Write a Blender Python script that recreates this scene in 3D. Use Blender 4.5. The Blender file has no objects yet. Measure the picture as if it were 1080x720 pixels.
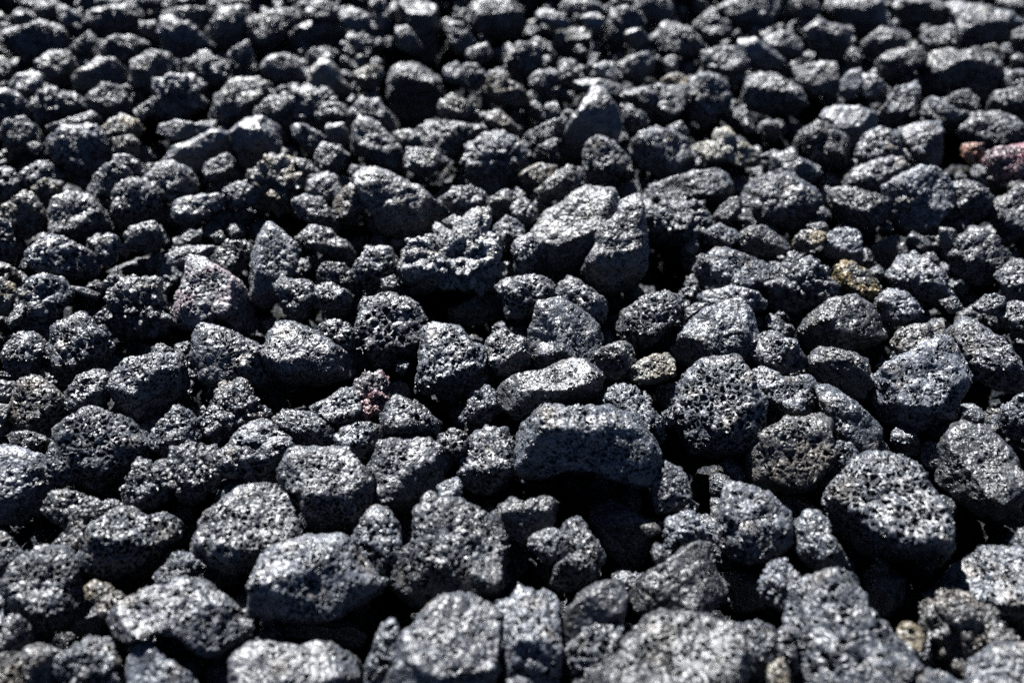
DATA = """
T 0 0
0,14 4,11 14,9 24,10 26,14 27,18 24,21 14,22 10,24 4,19|-.3 p l|broad pale rough rock
6,5 12,5 14,8 10,10 5,9
14,3 22,1 25,4 23,8 15,9|.5 p g
22,3 26,3 32,7 35,11 30,14 24,11|0 p g
27,18 34,12 37,15 34,20 29,22|-.2 f g
34,5 42,3 50,2 53,5 52,12 46,15 38,13 34,10|.6 p d|hooded rock with a dark front
53,8 58,9 61,12 60,15 54,13
61,7 66,6 72,10 80,17 81,20 74,22 68,24 62,19 61,12|.2 p g|steep slanting rock with a shadowed left flank
63,4 72,3 80,4 84,6 80,12 74,11 68,8|.5 p g
80,9 86,4 94,3 95,7 94,14 88,18 82,17 78,13|.7 f d
38,19 42,15 50,14 56,17 53,22 46,23 40,22|0 h g
28,29 37,23 43,23 49,28 47,33 40,36 30,34|.7 f d|arched rock with a bright rim over a black face
14,24 18,20 26,20 28,26 28,33 22,33 15,29|.1 f d
0,22 4,23 5,30 0,31 -3,28 -3,23|0 h l
5,30 12,27 16,29 14,36 8,37 4,34|-.1 p l
-3,34 0,34 6,36 12,41 10,46 0,46 -3,42|-.3 p g
13,38 20,34 27,36 32,38 33,42 26,46 17,47 12,43|.1 c g|knotted rock with a black cavity
33,37 40,32 46,33 49,39 49,43 42,45 36,43|-.1 p l
50,23 56,20 64,21 68,28 66,33 58,36 49,34 50,28|.5 f d|rounded dark rock with a faint rim of light
58,31 66,30 76,28 77,36 76,40 70,43 64,46 59,44|.5 c l|hook-shaped rock wrapped round a black hollow
70,24 78,21 84,23 87,28 82,32 76,31 72,29|-.2 c l|small rock with glassy sparkling grains
86,21 94,16 96,22 92,28 87,27
52,41 57,38 58,43 54,46
18,48 28,45 36,42 39,46 34,49 24,50 18,50|-.2 f g
17,54 24,49 36,48 43,54 42,60 36,67 28,67 20,60|-.1 h l|pale spiky-topped rock
40,48 46,44 52,46 54,50 50,53 44,52 38,50|-.1 p y|small yellowish crust-coloured rock
42,53 50,52 54,56 50,60 44,58|.1 p b
2,47 10,45 13,48 13,52 10,58 4,59 1,52|.1 p g|boxy rock with a bright flat lid
10,54 15,54 17,58 12,58
60,48 68,46 80,48 76,51 66,53 60,50|-.4 f l|thin bright horizontal slab
60,62 66,56 77,50 89,50 89,58 84,66 72,66 62,66|.8 s d|black rock with a long pale edge
80,48 80,44 84,34 90,30 98,30 102,35 98,40 94,46 88,49|-.4 f g|hunched evenly grey rock
88,50 92,45 99,44 106,48 107,56 104,63 96,67 89,64|.5 s d|squared dark block under a bright ledge
77,63 86,59 89,62 86,68 80,69 77,66|-.2 f g
42,59 50,60 56,66 52,68 45,64|0 p g
36,0 60,-1 62,3 50,4 40,3|.3 p g
62,0 74,-1 73,3 62,3|.2 f g
84,0 94,-1 95,3 86,3|-.2 p g
T 260 0
2,7 8,5 16,3 22,5 20,9 14,11 12,17 8,19 2,16|-.1 p g|ragged sloping rock with a jagged left end
23,3 28,0 34,2 36,6 34,9 28,8 24,7|-.2 f g
14,12 22,8 34,9 40,12 38,20 30,24 22,22 16,18|.9 s d|large black smooth-faced block
36,5 42,4 46,6 47,10 42,12 37,9|-.5 f w|small glaring white-topped rock
46,0 52,-1 53,4 48,5|-.4 f l
39,15 43,13 48,15 47,18 42,18|-.4 f l|bright little oval pebble
6,24 10,21 16,21 22,26 22,30 14,31 7,29|-.5 f g|smooth grey oval rock
25,27 28,23 32,24 38,30 39,35 34,38 26,35 24,31|.7 s b|dark peaked rock edged in light brown
39,28 44,27 48,25 51,26 51,30 49,34 44,35 42,31|.3 p y|tan-rimmed crooked rock
60,0 72,1 74,12 74,22 68,26 62,22 57,12 58,4|.9 s d|tall black rock in deep shade
56,10 62,11 66,18 64,20 58,18|.1 f g
56,25 66,24 74,30 75,42 66,47 57,44 53,34|1 f d|black rock deep in a shadowy pit
76,9 82,9 86,16 86,20 80,20 77,14|-.2 f g
84,19 91,17 93,22 88,24 84,22
83,4 88,0 98,-1 104,3 106,8 104,13 96,14 90,12 84,8|.4 p g|wide soft-edged rock with a shaded hollow
75,26 80,24 83,28 82,32 76,30|-.3 f l
83,25 88,25 92,30 88,34 82,33 81,30|-.2 p g
93,28 98,27 98,31 104,33 108,38 104,41 96,38 91,35|-.2 p y
99,22 104,17 110,17 112,22 108,28 102,29 99,26|-.1 h g|honeycombed rounded rock
19,34 26,32 32,36 37,43 36,49 28,52 20,50 17,42|.2 c g|dark-bellied rock capped with sparkling crystals
4,41 10,37 17,37 19,42 16,48 8,47 3,44|.4 p g
38,42 44,38 50,38 54,44 56,49 50,50 44,46 40,46|.4 p g
40,48 43,44 48,46 54,52 61,59 60,64 54,64 46,61 40,57|-.5 p l|light speckled wedge
17,48 22,48 30,52 30,55 24,56 19,52|-.3 p l
29,55 35,56 37,61 34,66 28,64 26,60|-.1 p g
18,60 24,61 26,65 22,67
30,47 37,47 39,52 36,57 31,54|.7 s d
60,56 64,50 72,45 84,48 93,46 94,49 88,53 82,57 76,60 68,60|.2 p g|long ridge of rough rock
73,39 78,36 88,41 88,45 82,47 74,44|.2 p b 1
62,57 70,57 76,61 74,64 66,67 61,63|0 p g
56,50 62,49 66,53 62,56 57,54|-.1 f g
91,41 96,42 102,48 104,52 98,50 92,46|.1 p b
84,59 88,54 97,50 104,53 106,58 106,66 98,72 88,72 84,66|.3 c g|domed rock with a tan-flecked lit crown
23,70 28,66 34,67 36,72 32,77 24,76|-.5 f g|smooth rounded mid-grey rock
T 520 0
17,4 22,4 30,9 28,11 22,10 17,7|-.5 f l|thin bright streak of slab
24,12 32,11 38,14 40,18 36,24 28,24 24,18|.9 s d|plain blue-black rounded rock
28,2 36,0 43,3 42,5 34,5 28,4|-.3 f g
34,6 40,5 43,8 40,13 36,11|.2 s g
44,5 50,3 56,6 58,10 52,14 48,17 43,15 44,10|-.4 p g|blurry grey lumpy rock
53,0 64,-1 68,4 66,9 60,9 56,5|.1 p g
60,14 66,9 74,11 78,16 82,19 76,22 66,19 60,18|-.3 p g
76,8 82,5 88,8 90,13 86,15 80,14 76,12|-.1 p l
50,12 56,11 60,16 56,20 51,18|.8 s d
86,3 92,-1 104,-1 108,4 104,10 98,12 90,7|.1 p l|wide light rock with a ragged top
5,22 10,17 15,17 17,22 14,27 8,28 5,26|0 h d
14,29 18,27 24,28 26,31 20,34 15,33|-.1 p g
25,26 31,23 33,27 30,34 26,32
38,25 43,24 48,29 46,32 40,29|-.2 f g
49,24 58,20 61,22 60,27 56,32 50,30|.4 f g
65,23 69,21 70,27 66,28|-.5 f w|tiny bright white nugget
31,31 36,30 44,31 52,34 50,37 42,35 31,34|-.4 s w|narrow white slab
38,33 42,34 47,40 49,48 46,56 38,62 26,60 25,56 30,44|.95 s d 1|tall dark rock rising to a blunt point
45,36 54,34 66,33 74,33 75,37 70,44 62,46 54,42 48,40|.1 p l|broad flat-topped rock with a glittering upper face
49,40 57,43 59,47 54,50 49,47|-.1 p l
64,30 70,28 76,31 74,34 66,33|-.2 f y
80,20 88,18 94,19 98,24 94,28 86,28 80,26|-.3 f g
76,30 82,27 88,32 90,40 84,44 80,49 75,44 73,38|-.3 p g|crumbly grey mass with a frayed lower end
20,40 24,38 26,44 22,46 19,44
13,52 20,47 27,45 27,50 22,54 14,54|0 p g
17,55 24,52 25,58 20,58
36,54 41,51 46,54 48,58 52,62 50,65 44,68 38,70 34,68 35,60|-.1 h g .5|knobbly rock full of big cavities
52,55 58,49 66,50 73,53 75,58 73,65 64,67 56,64 52,58|.3 p g|rock with a speckled cap and a black front
66,48 71,46 74,50 72,53 67,51
75,56 84,54 85,50 89,49 92,54 101,58 99,63 92,62 88,60 78,61|-.3 p wy|pale rock with a yellowish knob
0,52 -5,50 -3,56 2,58 4,55|0 p b
7,60 12,59 11,63 7,63
100,60 106,57 112,58 110,61 104,61
T 780 0
19,0 28,-1 30,4 26,9 21,6|.2 f g
24,10 30,7 38,10 43,12 43,16 40,22 32,24 26,18|.8 s d|black-fronted rock under a pale curved rim
10,15 16,12 20,14 24,16 23,21 18,24 12,19|-.2 f g
0,15 6,15 14,20 17,24 12,27 4,26 0,20|.5 s l|arc-shaped rock with a glowing upper edge
34,1 46,-1 54,0 56,8 50,14 44,14 38,10|.8 f d
54,3 62,-1 78,-1 78,10 70,17 62,16 55,12|1 s d|big slanting black rock wholly in shade
47,16 54,11 60,12 63,16 58,20 52,22 47,20|.6 f d
78,0 90,1 104,6 108,8 104,14 96,18 86,17 80,10|.2 f l|wide slab with a streaked bright top
68,16 74,11 80,10 84,12 82,18 74,19|-.1 p g
52,24 58,20 68,19 72,22 66,26 60,30 54,29|0 p g
68,26 74,20 84,18 92,19 99,22 101,29 97,38 88,38 80,33 74,36 68,34|.5 p d|big domed rock with a dark finely pitted front
92,18 97,17 100,20 96,20|-.2 f y|tiny tan chip
100,28 108,27 112,33 104,38 100,34|-.1 p g
96,36 104,34 112,33 112,40 100,44 94,41|-.2 p g
3,30 8,28 16,30 24,34 26,40 22,44 14,44 6,42 0,38|.4 p g|rock with a scooped shadowy front
20,26 28,24 36,24 38,32 36,36 28,36 22,32|-.3 f l
37,32 42,27 46,26 47,32 42,38 38,36|-.5 s l|small facet-sided bright rock
46,28 52,29 56,33 54,37 47,36|-.2 f g
42,18 46,19 46,25 42,26 40,22
30,42 36,40 46,40 52,43 52,52 44,58 38,52 30,46|.1 s l|smooth pale-topped block
52,44 60,34 68,30 69,33 66,40 60,46 53,48|0 f g|long diagonal rock
70,37 76,38 82,42 90,43 82,46 74,42|-.3 p l
80,36 86,34 90,38 91,42 84,41 79,39|-.1 p g
83,46 90,43 100,44 108,48 110,53 100,56 90,54 84,52|-.1 h l|light low rock dotted with holes
24,50 30,46 38,49 41,54 40,62 34,65 28,60 24,56|.1 h d
48,52 54,49 60,54 62,60 58,63 48,62 45,58|.1 h g
59,49 66,47 76,47 77,54 76,62 70,64 65,58 61,54|.1 f g|bluish angular rock
85,55 92,55 93,60 88,62 85,59|-.4 p o|small rust-orange lump
92,61 96,57 108,55 112,60 110,66 102,70 95,66|-.3 p r 1.4|dark red cindery rock
12,60 18,58 26,62 32,67 28,70 20,68 12,66|0 f g
40,69 46,63 58,60 64,62 62,68 52,72 42,72|-.1 p g|rock with a smooth hump of grey
104,12 110,9 111,16 103,17|0 p l
96,0 108,-1 110,5 100,4|.1 p g
T 0 173
5,9 9,3 14,0 20,0 18,5 12,9 6,11|-.1 h l
-2,2 4,2 7,6 5,12 0,13 -3,8|-.1 h l
11,10 17,6 23,7 24,10 18,13 13,12|0 p y
1,16 5,11 12,11 16,15 17,20 15,26 9,29 3,26 0,21|0 p b|brownish round porous rock
18,18 21,13 28,11 34,12 38,16 42,22 43,25 36,28 27,30 19,28 17,22|0 p l|domed rock with a snowy white cap
34,10 38,3 43,0 48,2 50,5 44,11 40,13 35,14|0 p g
43,12 46,7 52,5 58,8 60,14 62,20 56,24 46,24 43,18|-.1 h g|large craggy rock with open pores
54,7 60,1 66,0 72,4 75,9 70,12 64,14 58,12|-.4 p l|triangular rock with a blue-white sheen
50,24 58,22 62,28 58,33 50,32 47,28|.5 f d
66,15 72,13 82,12 86,15 80,18 74,22 68,22 66,19|-.1 p l|flat-topped bright ledge of rock
85,10 92,6 98,8 98,14 92,17 86,14|-.1 p g
10,33 14,29 22,27 30,31 37,36 38,40 34,42 28,44 20,43 14,41 11,37|-.2 h l .5|cratered rock covered in spiky ridges
37,29 42,27 45,30 44,36 40,39 37,35|-.1 p g
-2,20 3,22 5,32 5,38 2,37 -2,35|0 h g
-2,37 5,40 8,44 5,47 0,46 -3,43|-.1 h b
-2,43 5,46 6,52 4,56 -2,58|-.1 p y
8,48 12,44 20,43 26,45 27,50 23,54 20,60 12,62 6,60 6,54|.1 h g|blunt rock with a pitted top and a dark chin
26,46 32,47 40,50 35,51 28,48|0 s g|thin splinter of stone
38,46 42,42 46,43 45,46 40,47|-.3 f l
2,60 6,54 10,52 8,60 4,63
42,50 46,44 51,42 57,44 61,47 63,53 66,56 64,64 56,67 46,66 40,60 43,54|.1 c g|domed rock with ribbed curving grooves
35,58 40,55 43,58 40,61 36,60|-.1 p g
66,48 69,41 72,37 78,36 86,42 94,47 95,53 95,60 90,62 82,58 76,62 70,62 65,58 65,52|-.2 p pk|large tapering rock with a pinkish patch
63,35 70,32 80,31 83,34 78,36 70,38 65,38|-.4 f l|narrow glowing slab
83,33 88,30 94,31 94,37 91,41 86,41 82,37|.3 h d
68,28 72,25 77,26 76,29 70,30|-.1 f g
80,27 84,25 86,29 82,30
16,72 20,64 25,60 31,57 36,61 41,63 42,70 40,76 32,80 22,80 15,77|0 h g|chunky rock with thick-walled pores
2,69 7,64 13,64 16,68 16,74 14,80 6,82 2,76|0 p g
40,41 52,36 62,35 64,40 58,42 50,43|.9 s d
T 260 173
1,2 8,-2 18,-2 22,6 20,13 16,18 8,20 2,14|-.1 c y|yellow-blotched lumpy rock
2,44 3,34 5,26 9,23 14,26 18,31 20,39 18,43 13,46 12,52 6,55 2,54|-.2 f l .5|tall upright wavy-grained rock
23,10 27,5 31,4 35,7 36,13 34,17 29,15 25,13|-.5 f g|smooth dull grey dome
18,14 22,12 28,14 32,18 35,23 33,25 26,22 20,20|-.2 p l
34,13 38,9 42,9 46,14 44,18 38,20 34,20|.1 p b|brown-tinged rock
41,4 44,0 54,4 62,7 70,12 76,17 77,20 72,24 66,28 58,28 50,24 44,14|.6 f d 1 -.5|large smooth-faced wedge
20,28 24,24 30,25 38,30 41,34 38,37 32,34 26,32 22,31|0 p g
27,42 31,37 36,38 40,42 40,47 34,46 28,45|0 p d
12,46 16,43 24,46 26,50 22,58 18,59 14,54|.2 p g
24,49 30,45 36,48 40,50 38,55 32,55 26,54|.3 p g
40,44 43,36 48,32 54,33 56,37 54,42 48,46 42,47|0 h g
51,44 56,42 58,47 52,49
55,40 58,32 66,29 74,26 79,28 79,22 86,19 92,20 94,26 98,32 99,42 95,46 84,48 74,46 68,48 60,43|-.35 c w 1|craggy rock crested with a knob
75,13 80,9 88,10 91,14 90,19 82,20 76,18|.3 p g
92,14 98,10 102,12 104,17 98,21 92,19|.5 f d
74,22 79,19 81,22 77,25|-.4 f wy
94,24 99,20 105,24 104,28 98,30|-.1 p g
42,58 44,52 50,49 58,51 65,54 68,60 66,66 64,71 58,76 50,76 44,70 42,64|0 h l|squarish honeycombed rock
7,66 9,61 14,59 22,62 30,65 36,69 42,74 40,82 30,84 18,84 8,78 6,72|.1 f d .5|smooth oval dark rock
29,62 34,59 40,63 43,67 41,71 34,68 30,66|0 h g
76,55 90,49 97,50 98,58 88,62 78,60|1 s d
T 520 173
10,4 18,0 24,1 22,5 16,8 11,7|-.1 p y|small rock with a tan flat top
22,6 28,1 34,2 33,7 28,11 20,15 15,12|.3 p d
15,26 20,18 30,11 41,6 46,9 48,18 44,30 34,40 24,43 14,40 16,32|.1 f w .7 .35|big rock with a bright whitish sloping top
48,12 51,9 56,11 58,24 58,34 57,42 50,48 44,49 38,46 34,40 38,30 44,22 48,18|-.3 f g 1.6 -.4|upright spindle-shaped rock
56,12 64,7 74,4 86,2 92,6 92,10 86,12 78,12 70,15 62,16 58,15|-.3 f l|pale creased slab
58,18 66,15 74,13 80,17 83,20 80,25 74,30 64,31 58,27|.1 c g
7,15 12,13 16,18 14,24 9,22|-.1 p g
8,30 14,27 20,31 16,36 13,43 9,42|-.1 p l
0,46 8,43 18,43 24,46 22,51 16,57 6,58 4,50|.1 h l|rock with a thin pale flat corner
24,48 28,43 34,46 40,50 45,54 42,58 38,60 32,57 26,52|0 p l
15,58 18,51 24,50 32,55 38,60 41,65 40,72 38,80 28,84 20,82 14,78 14,68|.3 f g .3 -.55|big blocky rock with a slanted top edge
47,62 50,56 58,51 66,49 72,50 73,56 68,61 63,66 56,69 50,67|-.3 h l|oval rock with dense small pores
68,70 72,62 80,56 88,51 94,52 99,58 101,66 100,74 92,78 80,78 72,76|0 f g|rounded boulder with a dark notch
72,56 76,53 82,53 80,57 74,59
76,40 80,36 86,33 94,33 100,37 106,40 106,46 98,48 88,49 80,48|0 p g|layered rock with coarse furrows
78,50 90,47 100,49 104,54 98,57 90,52 80,54|0 p g
84,20 90,13 94,12 94,18 90,22 85,23|-.1 f g
80,26 86,23 92,26 94,29 88,31 82,30|0 p g
40,73 44,69 50,68 53,72 47,76|.3 h d
T 780 173
1,12 5,6 12,4 20,5 26,8 30,12 29,18 24,24 18,25 10,24 3,20 0,16|.1 p g|bulky rock with a softly rippled top
34,12 40,8 50,12 56,14 58,20 50,24 42,22 36,19|.4 p d
52,10 60,5 68,2 76,1 80,5 80,12 78,18 74,24 68,28 62,24 56,16|-.3 p l .5|large light rock with a yellow lichen fleck
80,8 86,6 92,9 97,13 95,18 88,22 80,22 77,16|.2 p g
96,17 100,11 108,6 114,10 114,24 108,28 100,27 96,22|-.3 p l|coarse light round rock cut by the frame
0,27 5,23 10,25 16,29 18,32 12,36 6,36 1,32|.6 f d|black rock under a peaked pale edge
20,31 24,26 30,26 33,28 28,32 22,33|-.1 p y|small knobby tan rock
25,23 32,22 34,25 28,26|-.2 f y
32,28 36,25 44,25 46,30 46,38 40,38 34,34|-.1 f l|pale cube-like rock
36,42 40,37 46,40 52,45 54,50 48,50 42,48 38,46|-.3 p Y|rock stained mustard yellow
12,39 20,36 28,36 34,40 38,46 34,50 28,54 20,58 12,56 10,48|.2 c g|rugged rock with a black underside
50,31 58,27 66,30 62,36 56,44 50,40|1 s d|blue-black rock in shadow
56,44 60,35 66,34 74,38 78,44 80,52 74,53 66,50 60,48|-.2 p l|pale kidney-shaped rock
76,52 82,50 85,55 80,57
80,36 84,28 88,24 94,25 100,32 104,36 100,42 92,46 84,44 78,40|.1 p l|rock with a bright porous roof and a dark base
76,24 82,25 82,30 80,34 76,30|.8 s d
98,42 104,37 112,38 112,50 104,52 100,48|0 p l
22,64 26,58 32,53 38,49 44,50 50,54 56,61 57,66 50,70 40,72 28,70 22,67|.2 f d|broad peaked dark rock
52,52 58,48 64,50 69,56 66,58 58,60 54,57|-.2 p l
58,66 62,62 70,62 74,66 73,70 66,74 60,72|-.2 p lb
88,54 94,50 100,51 100,58 94,56|0 p g
98,56 104,52 112,54 112,68 104,64 100,60|0 p g
T 0 346
5,27 8,20 14,18 20,22 26,28 26,35 20,38 12,39 5,34|0 h b|holey rock with a yellowish-brown edge
-2,21 5,21 8,25 5,28 -2,28|0 p d
-2,29 4,29 2,35 -2,37|-.5 s w|smooth glaring pale chip
26,24 30,19 37,16 42,18 42,24 40,28 36,32 28,35 26,30|-.1 p g
40,18 46,13 56,11 68,10 73,15 72,21 66,26 58,34 54,38 46,30 41,24|.1 p l .5|broad heavy rock narrowing to a shadowed foot
20,40 26,35 34,31 44,30 50,36 56,43 52,50 46,56 38,60 28,58 22,50|-.4 h l .7|plump rock riddled with round pits
19,42 22,48 28,54 30,57 24,59 19,57|0 p g
-4,44 2,44 10,47 17,50 19,56 20,62 16,70 8,73 -4,74|-.3 f l|fine-grained rounded boulder
4,40 12,40 19,43 20,48 12,46 6,44
56,40 62,36 66,30 71,30 75,36 76,42 74,46 64,48 57,45|-.1 p g|lumpy three-cornered rock
64,47 72,44 80,46 83,52 82,60 76,65 70,66 65,60 61,52|-.1 c l
48,58 52,52 60,52 64,58 64,64 58,69 50,68 47,64|0 c g
82,48 88,45 92,50 90,56 85,56|-.1 p g
78,34 82,24 88,20 94,21 99,26 101,33 94,40 88,44 82,44 78,40|.1 c d|dark egg-shaped rock with fine ripples
73,14 74,3 77,-1 86,1 94,4 100,8 102,15 106,22 102,24 92,19 86,21 82,24 77,19|-.3 p l .7|long pale wedge with a few round holes
66,6 72,5 73,10 67,10
58,8 62,6 66,9 62,11 58,10
T 260 346
-8,46 -2,38 6,35 12,38 19,42 20,46 14,50 12,58 4,60 -5,56|0 r l|ribbed rock with slanting parallel pores
42,22 46,17 50,17 53,21 52,26 54,30 50,36 45,36 42,30|0 c R|small crumbly pinkish-red rock
25,30 32,27 38,23 43,24 43,34 40,38 34,38 28,34|0 p g
51,33 55,28 62,27 68,31 73,36 72,41 64,42 56,41 52,37|-.1 p g .5|smallish oval pitted rock
10,35 14,32 24,33 32,36 34,42 30,46 22,44 16,38|.1 p g
33,41 38,38 46,37 54,38 52,42 46,46 44,50 38,46|0 h g
46,50 50,43 58,41 70,42 76,48 76,54 73,62 66,68 56,70 48,66 46,58|-.3 f l|light round-topped rock with sandy grain
12,52 18,45 28,44 37,44 42,50 46,55 49,62 48,68 44,74 34,80 26,78 22,70 20,62 14,62|.2 p g .8|upright coarse block with a sloping shoulder
45,72 48,68 53,69 54,74 48,76
66,6 68,-2 74,-3 80,0 86,5 92,9 90,18 86,25 78,28 72,24 64,24 66,16|0 p g|lumpy saddle-backed rock
90,8 94,2 98,0 104,4 107,10 106,18 100,20 92,16|.4 f d
82,34 86,28 90,22 94,24 96,30 92,34 86,34|0 c g
73,42 78,39 84,41 85,46 80,50 76,48|0 h g
80,48 86,40 92,36 97,38 102,44 102,54 98,60 90,64 82,60 79,54|-.5 p g|rounded rock with scattered deep pits
73,60 80,57 82,62 78,65 74,64|-.3 f l
T 520 346
2,24 8,18 18,17 26,13 34,10 38,11 40,18 43,22 38,26 28,29 20,32 12,34 6,34 2,30|.1 f g .8 .35|elongated slab tilted up at one end
10,40 14,34 20,31 34,30 42,29 54,33 62,38 64,44 62,54 56,60 50,58 40,54 28,53 18,57 10,56 9,48|.5 p g 2 -.08|large thick slab with a dark pocked front
40,26 48,22 54,23 58,30 64,35 66,40 63,44 56,36 46,30|-.2 h l|light rock peeping out behind a slab
39,10 44,7 49,5 53,11 52,15 46,20 41,20 39,15|.5 f d
52,16 56,12 62,10 68,10 68,18 62,20 54,20|-.4 f wy|small smooth cream-coloured rock
70,28 74,20 80,13 87,10 94,13 98,19 102,27 102,36 100,44 94,48 86,48 76,46 70,40|-.5 h g 1|big round honeycomb of a rock
98,18 102,15 108,18 110,21 104,26 100,23|-.1 f l
62,52 66,50 71,54 75,62 74,68 68,68 62,70 61,62|-.1 p l
64,32 68,30 69,36 66,38
T 780 346
3,10 8,4 14,2 20,6 25,12 22,16 14,16 6,12|-.2 p l|flattish light rock like a worn heel
24,10 30,7 42,9 48,12 50,22 46,28 38,24 28,18 24,14|.8 f d|sunken blue-black rock
50,22 54,17 60,12 68,8 75,4 80,4 85,10 87,18 86,26 80,34 74,36 66,40 60,38 54,32 51,27|-.4 p l .7|heavy rounded triangular rock
78,2 85,-4 94,0 100,4 104,10 108,16 112,24 104,24 96,22 90,18 86,8|-.1 p l|long coarse rock sloping out of frame
29,22 34,22 44,29 52,36 57,46 48,48 40,44 34,36|-.1 f g .5 -.75|thin slab lying tilted like a roof tile
9,25 14,21 20,19 26,18 30,24 28,30 26,33 18,36 13,30|-.1 p g
4,48 8,40 14,37 22,34 30,33 36,36 37,44 34,52 28,60 20,63 10,60 3,55|-.2 p lb .5|brownish rock with a black hollow on top
32,50 38,44 43,45 45,49 38,54 33,54|0 h g
32,58 36,54 44,50 50,48 58,49 68,52 73,58 76,66 79,73 78,80 70,86 58,88 48,84 36,76 32,66|-.6 h g 1 .2|broad pale rock peppered with tiny pits
76,44 80,37 86,35 94,38 100,43 105,50 108,60 106,68 100,72 92,72 84,66 76,58|-.1 f g|boulder half bright and half shadowed
85,32 90,30 93,34 90,37 84,35
99,33 104,27 112,26 112,38 104,42 99,38|0 p l
15,64 22,62 30,68 32,74 24,76 16,72|1 s d
T 0 520
18,3 20,0 28,0 34,3 34,8 28,12 20,10 17,6|.1 p d
24,12 28,7 34,4 42,3 48,6 44,10 36,13 30,18 26,17|0 c g
29,22 32,17 36,12 42,8 50,6 56,9 62,8 69,11 68,16 62,20 54,27 44,31 34,30 29,27|.4 h g .6|lopsided rock with a gaping pit and blue glints
-2,15 2,16 6,20 8,24 4,30 -2,32|-.1 f g
1,34 6,26 12,22 20,21 26,21 29,24 30,32 33,38 34,45 28,51 20,51 12,50 6,42 0,38|-.2 p g .5|angular grey rock with a flattened face
20,20 24,16 28,18 30,22 24,24
33,36 36,34 41,35 44,39 40,41 34,40|-.2 p y|little yellow-topped stone
37,41 44,38 49,41 44,46 38,46|0 p b
41,48 46,42 54,38 62,34 68,32 76,33 80,37 88,44 96,50 96,53 90,57 84,64 76,60 66,54 56,52 50,56 46,56|0 p l .6|long pale rock lying aslant with clustered pits
60,31 64,26 68,23 73,26 79,28 72,31 66,33 61,34|-.1 c g
71,25 74,20 76,12 84,3 92,-2 102,-3 110,1 114,8 114,14 108,20 98,26 92,31 84,28 76,26|-.3 p l .7|large pale egg-shaped rock
49,80 49,62 52,55 57,54 58,60 66,64 72,70 78,76 66,84|-.2 f l|blurred light rock with a small horn
22,65 28,60 36,56 43,58 47,66 46,78 26,78|.3 c g
9,60 15,58 22,60 24,70 16,76 9,68|.7 f d|dark rock with one thin pale ledge
-2,54 4,52 6,58 4,60 -2,60|-.3 p wy
-2,62 4,60 9,63 10,70 16,76 8,80 -2,80|-.1 p b
2,50 6,46 12,52 12,58 6,60 2,56|.5 f d
T 260 520
0,36 4,28 10,22 18,18 26,16 34,15 38,18 42,24 48,30 54,34 52,38 44,41 36,46 26,49 12,49 2,44|.1 p l 1|loaf-shaped rock pierced by deep round holes
41,18 44,10 50,5 54,8 57,14 58,22 56,32 50,32 44,26|0 h g|small upright honeycombed egg
55,40 58,26 64,17 66,8 70,1 78,3 88,5 96,8 98,18 97,32 94,40 86,38 74,42 66,42|.1 p g .5|large flat trapezoid of rough rock
53,74 58,60 62,52 70,44 76,38 86,38 92,43 98,48 102,54 98,62 92,72 84,82 60,86 50,82|-.1 f d 1 -.5|big smooth pale rock with a groove
47,66 50,56 54,46 56,52 57,62 54,72 47,76|-.1 h g
8,50 24,50 40,48 46,54 44,60 30,56 12,54|.9 s d
-3,48 2,47 3,52 -1,54
-9,78 -6,64 0,57 8,55 20,58 32,56 40,60 43,66 40,78 20,86|-.2 f l|wide rock with a blue-shaded hollow face
T 520 520
0,8 6,2 12,4 19,1 24,4 22,12 14,20 6,18|.7 f d|dark rock with a ragged bright lip
14,20 18,14 23,14 26,17 30,22 26,25 20,25|-.1 p l
26,14 30,7 34,9 36,16 40,22 42,27 38,32 32,36 26,37 22,34 24,28 30,22|-.1 p g|knuckly rock ending in a stubby horn
36,6 44,2 52,6 60,12 58,22 52,32 46,26 40,16|1 f d|tall recessed black rock
57,13 61,12 63,14 59,16|-.3 p y|tiny sandy-coloured nub
66,16 70,9 74,8 80,14 80,18 72,20 66,20|0 c l
60,22 62,18 66,22 66,26 62,28
26,50 28,44 34,38 40,33 44,31 50,32 50,38 50,46 46,52 36,58 28,64 25,58|.7 s d .5|beak-shaped dark rock with a glossy edge
28,60 32,56 38,50 44,49 50,51 49,58 44,64 36,66 30,68 28,66|0 h l
51,42 54,35 60,30 66,27 72,22 78,19 82,20 84,28 87,35 86,40 80,46 72,44 62,45 55,46|0 f d .5|smooth rock tapering up to a corner
28,78 36,67 46,62 50,60 49,52 54,48 62,45 72,45 80,48 88,50 94,54 95,66 98,78 80,88 44,88|-.1 p d 1 .3|very large light rock with tan specks
92,52 100,49 106,51 107,56 105,64 102,72 96,68 93,60|.2 p g
2,42 6,38 11,35 17,36 22,40 24,46 24,54 25,64 22,78 8,82 5,66 4,52|.1 p l .5|upright rock with a sand-coloured cap
5,70 10,69 15,72 14,78 6,78
87,30 96,30 106,34 104,44 92,46 88,40|1 s d
T 780 520
-9,20 -8,6 -6,-3 2,-3 8,-1 14,2 19,7 20,14 20,19 14,24 6,26 -4,24|.2 p l .7|stout rock with a dimpled light top
9,38 10,32 14,27 18,27 20,31 25,34 20,38 14,42|0 c l
20,12 24,8 30,7 33,10 34,16 38,22 42,27 38,30 30,29 22,22|-.1 p g|narrow ribbed rock leaning downhill
72,18 76,13 80,12 80,20 78,23 73,22|-.1 h l
18,38 22,34 30,32 38,31 44,34 47,40 47,45 54,50 60,56 68,60 70,66 64,73 56,76 44,84 24,82 18,68 20,58 19,48|-.2 p g .5|large bent rock with a rounded shoulder
60,52 64,49 68,52 70,58 66,60 61,57|-.2 p y
16,52 20,48 19,56 22,68 16,64 15,58|0 h d
72,38 78,32 84,26 90,22 98,20 106,22 114,26 114,52 104,48 94,42 84,38|-.1 p g|large crusty rock jutting into the frame
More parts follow.
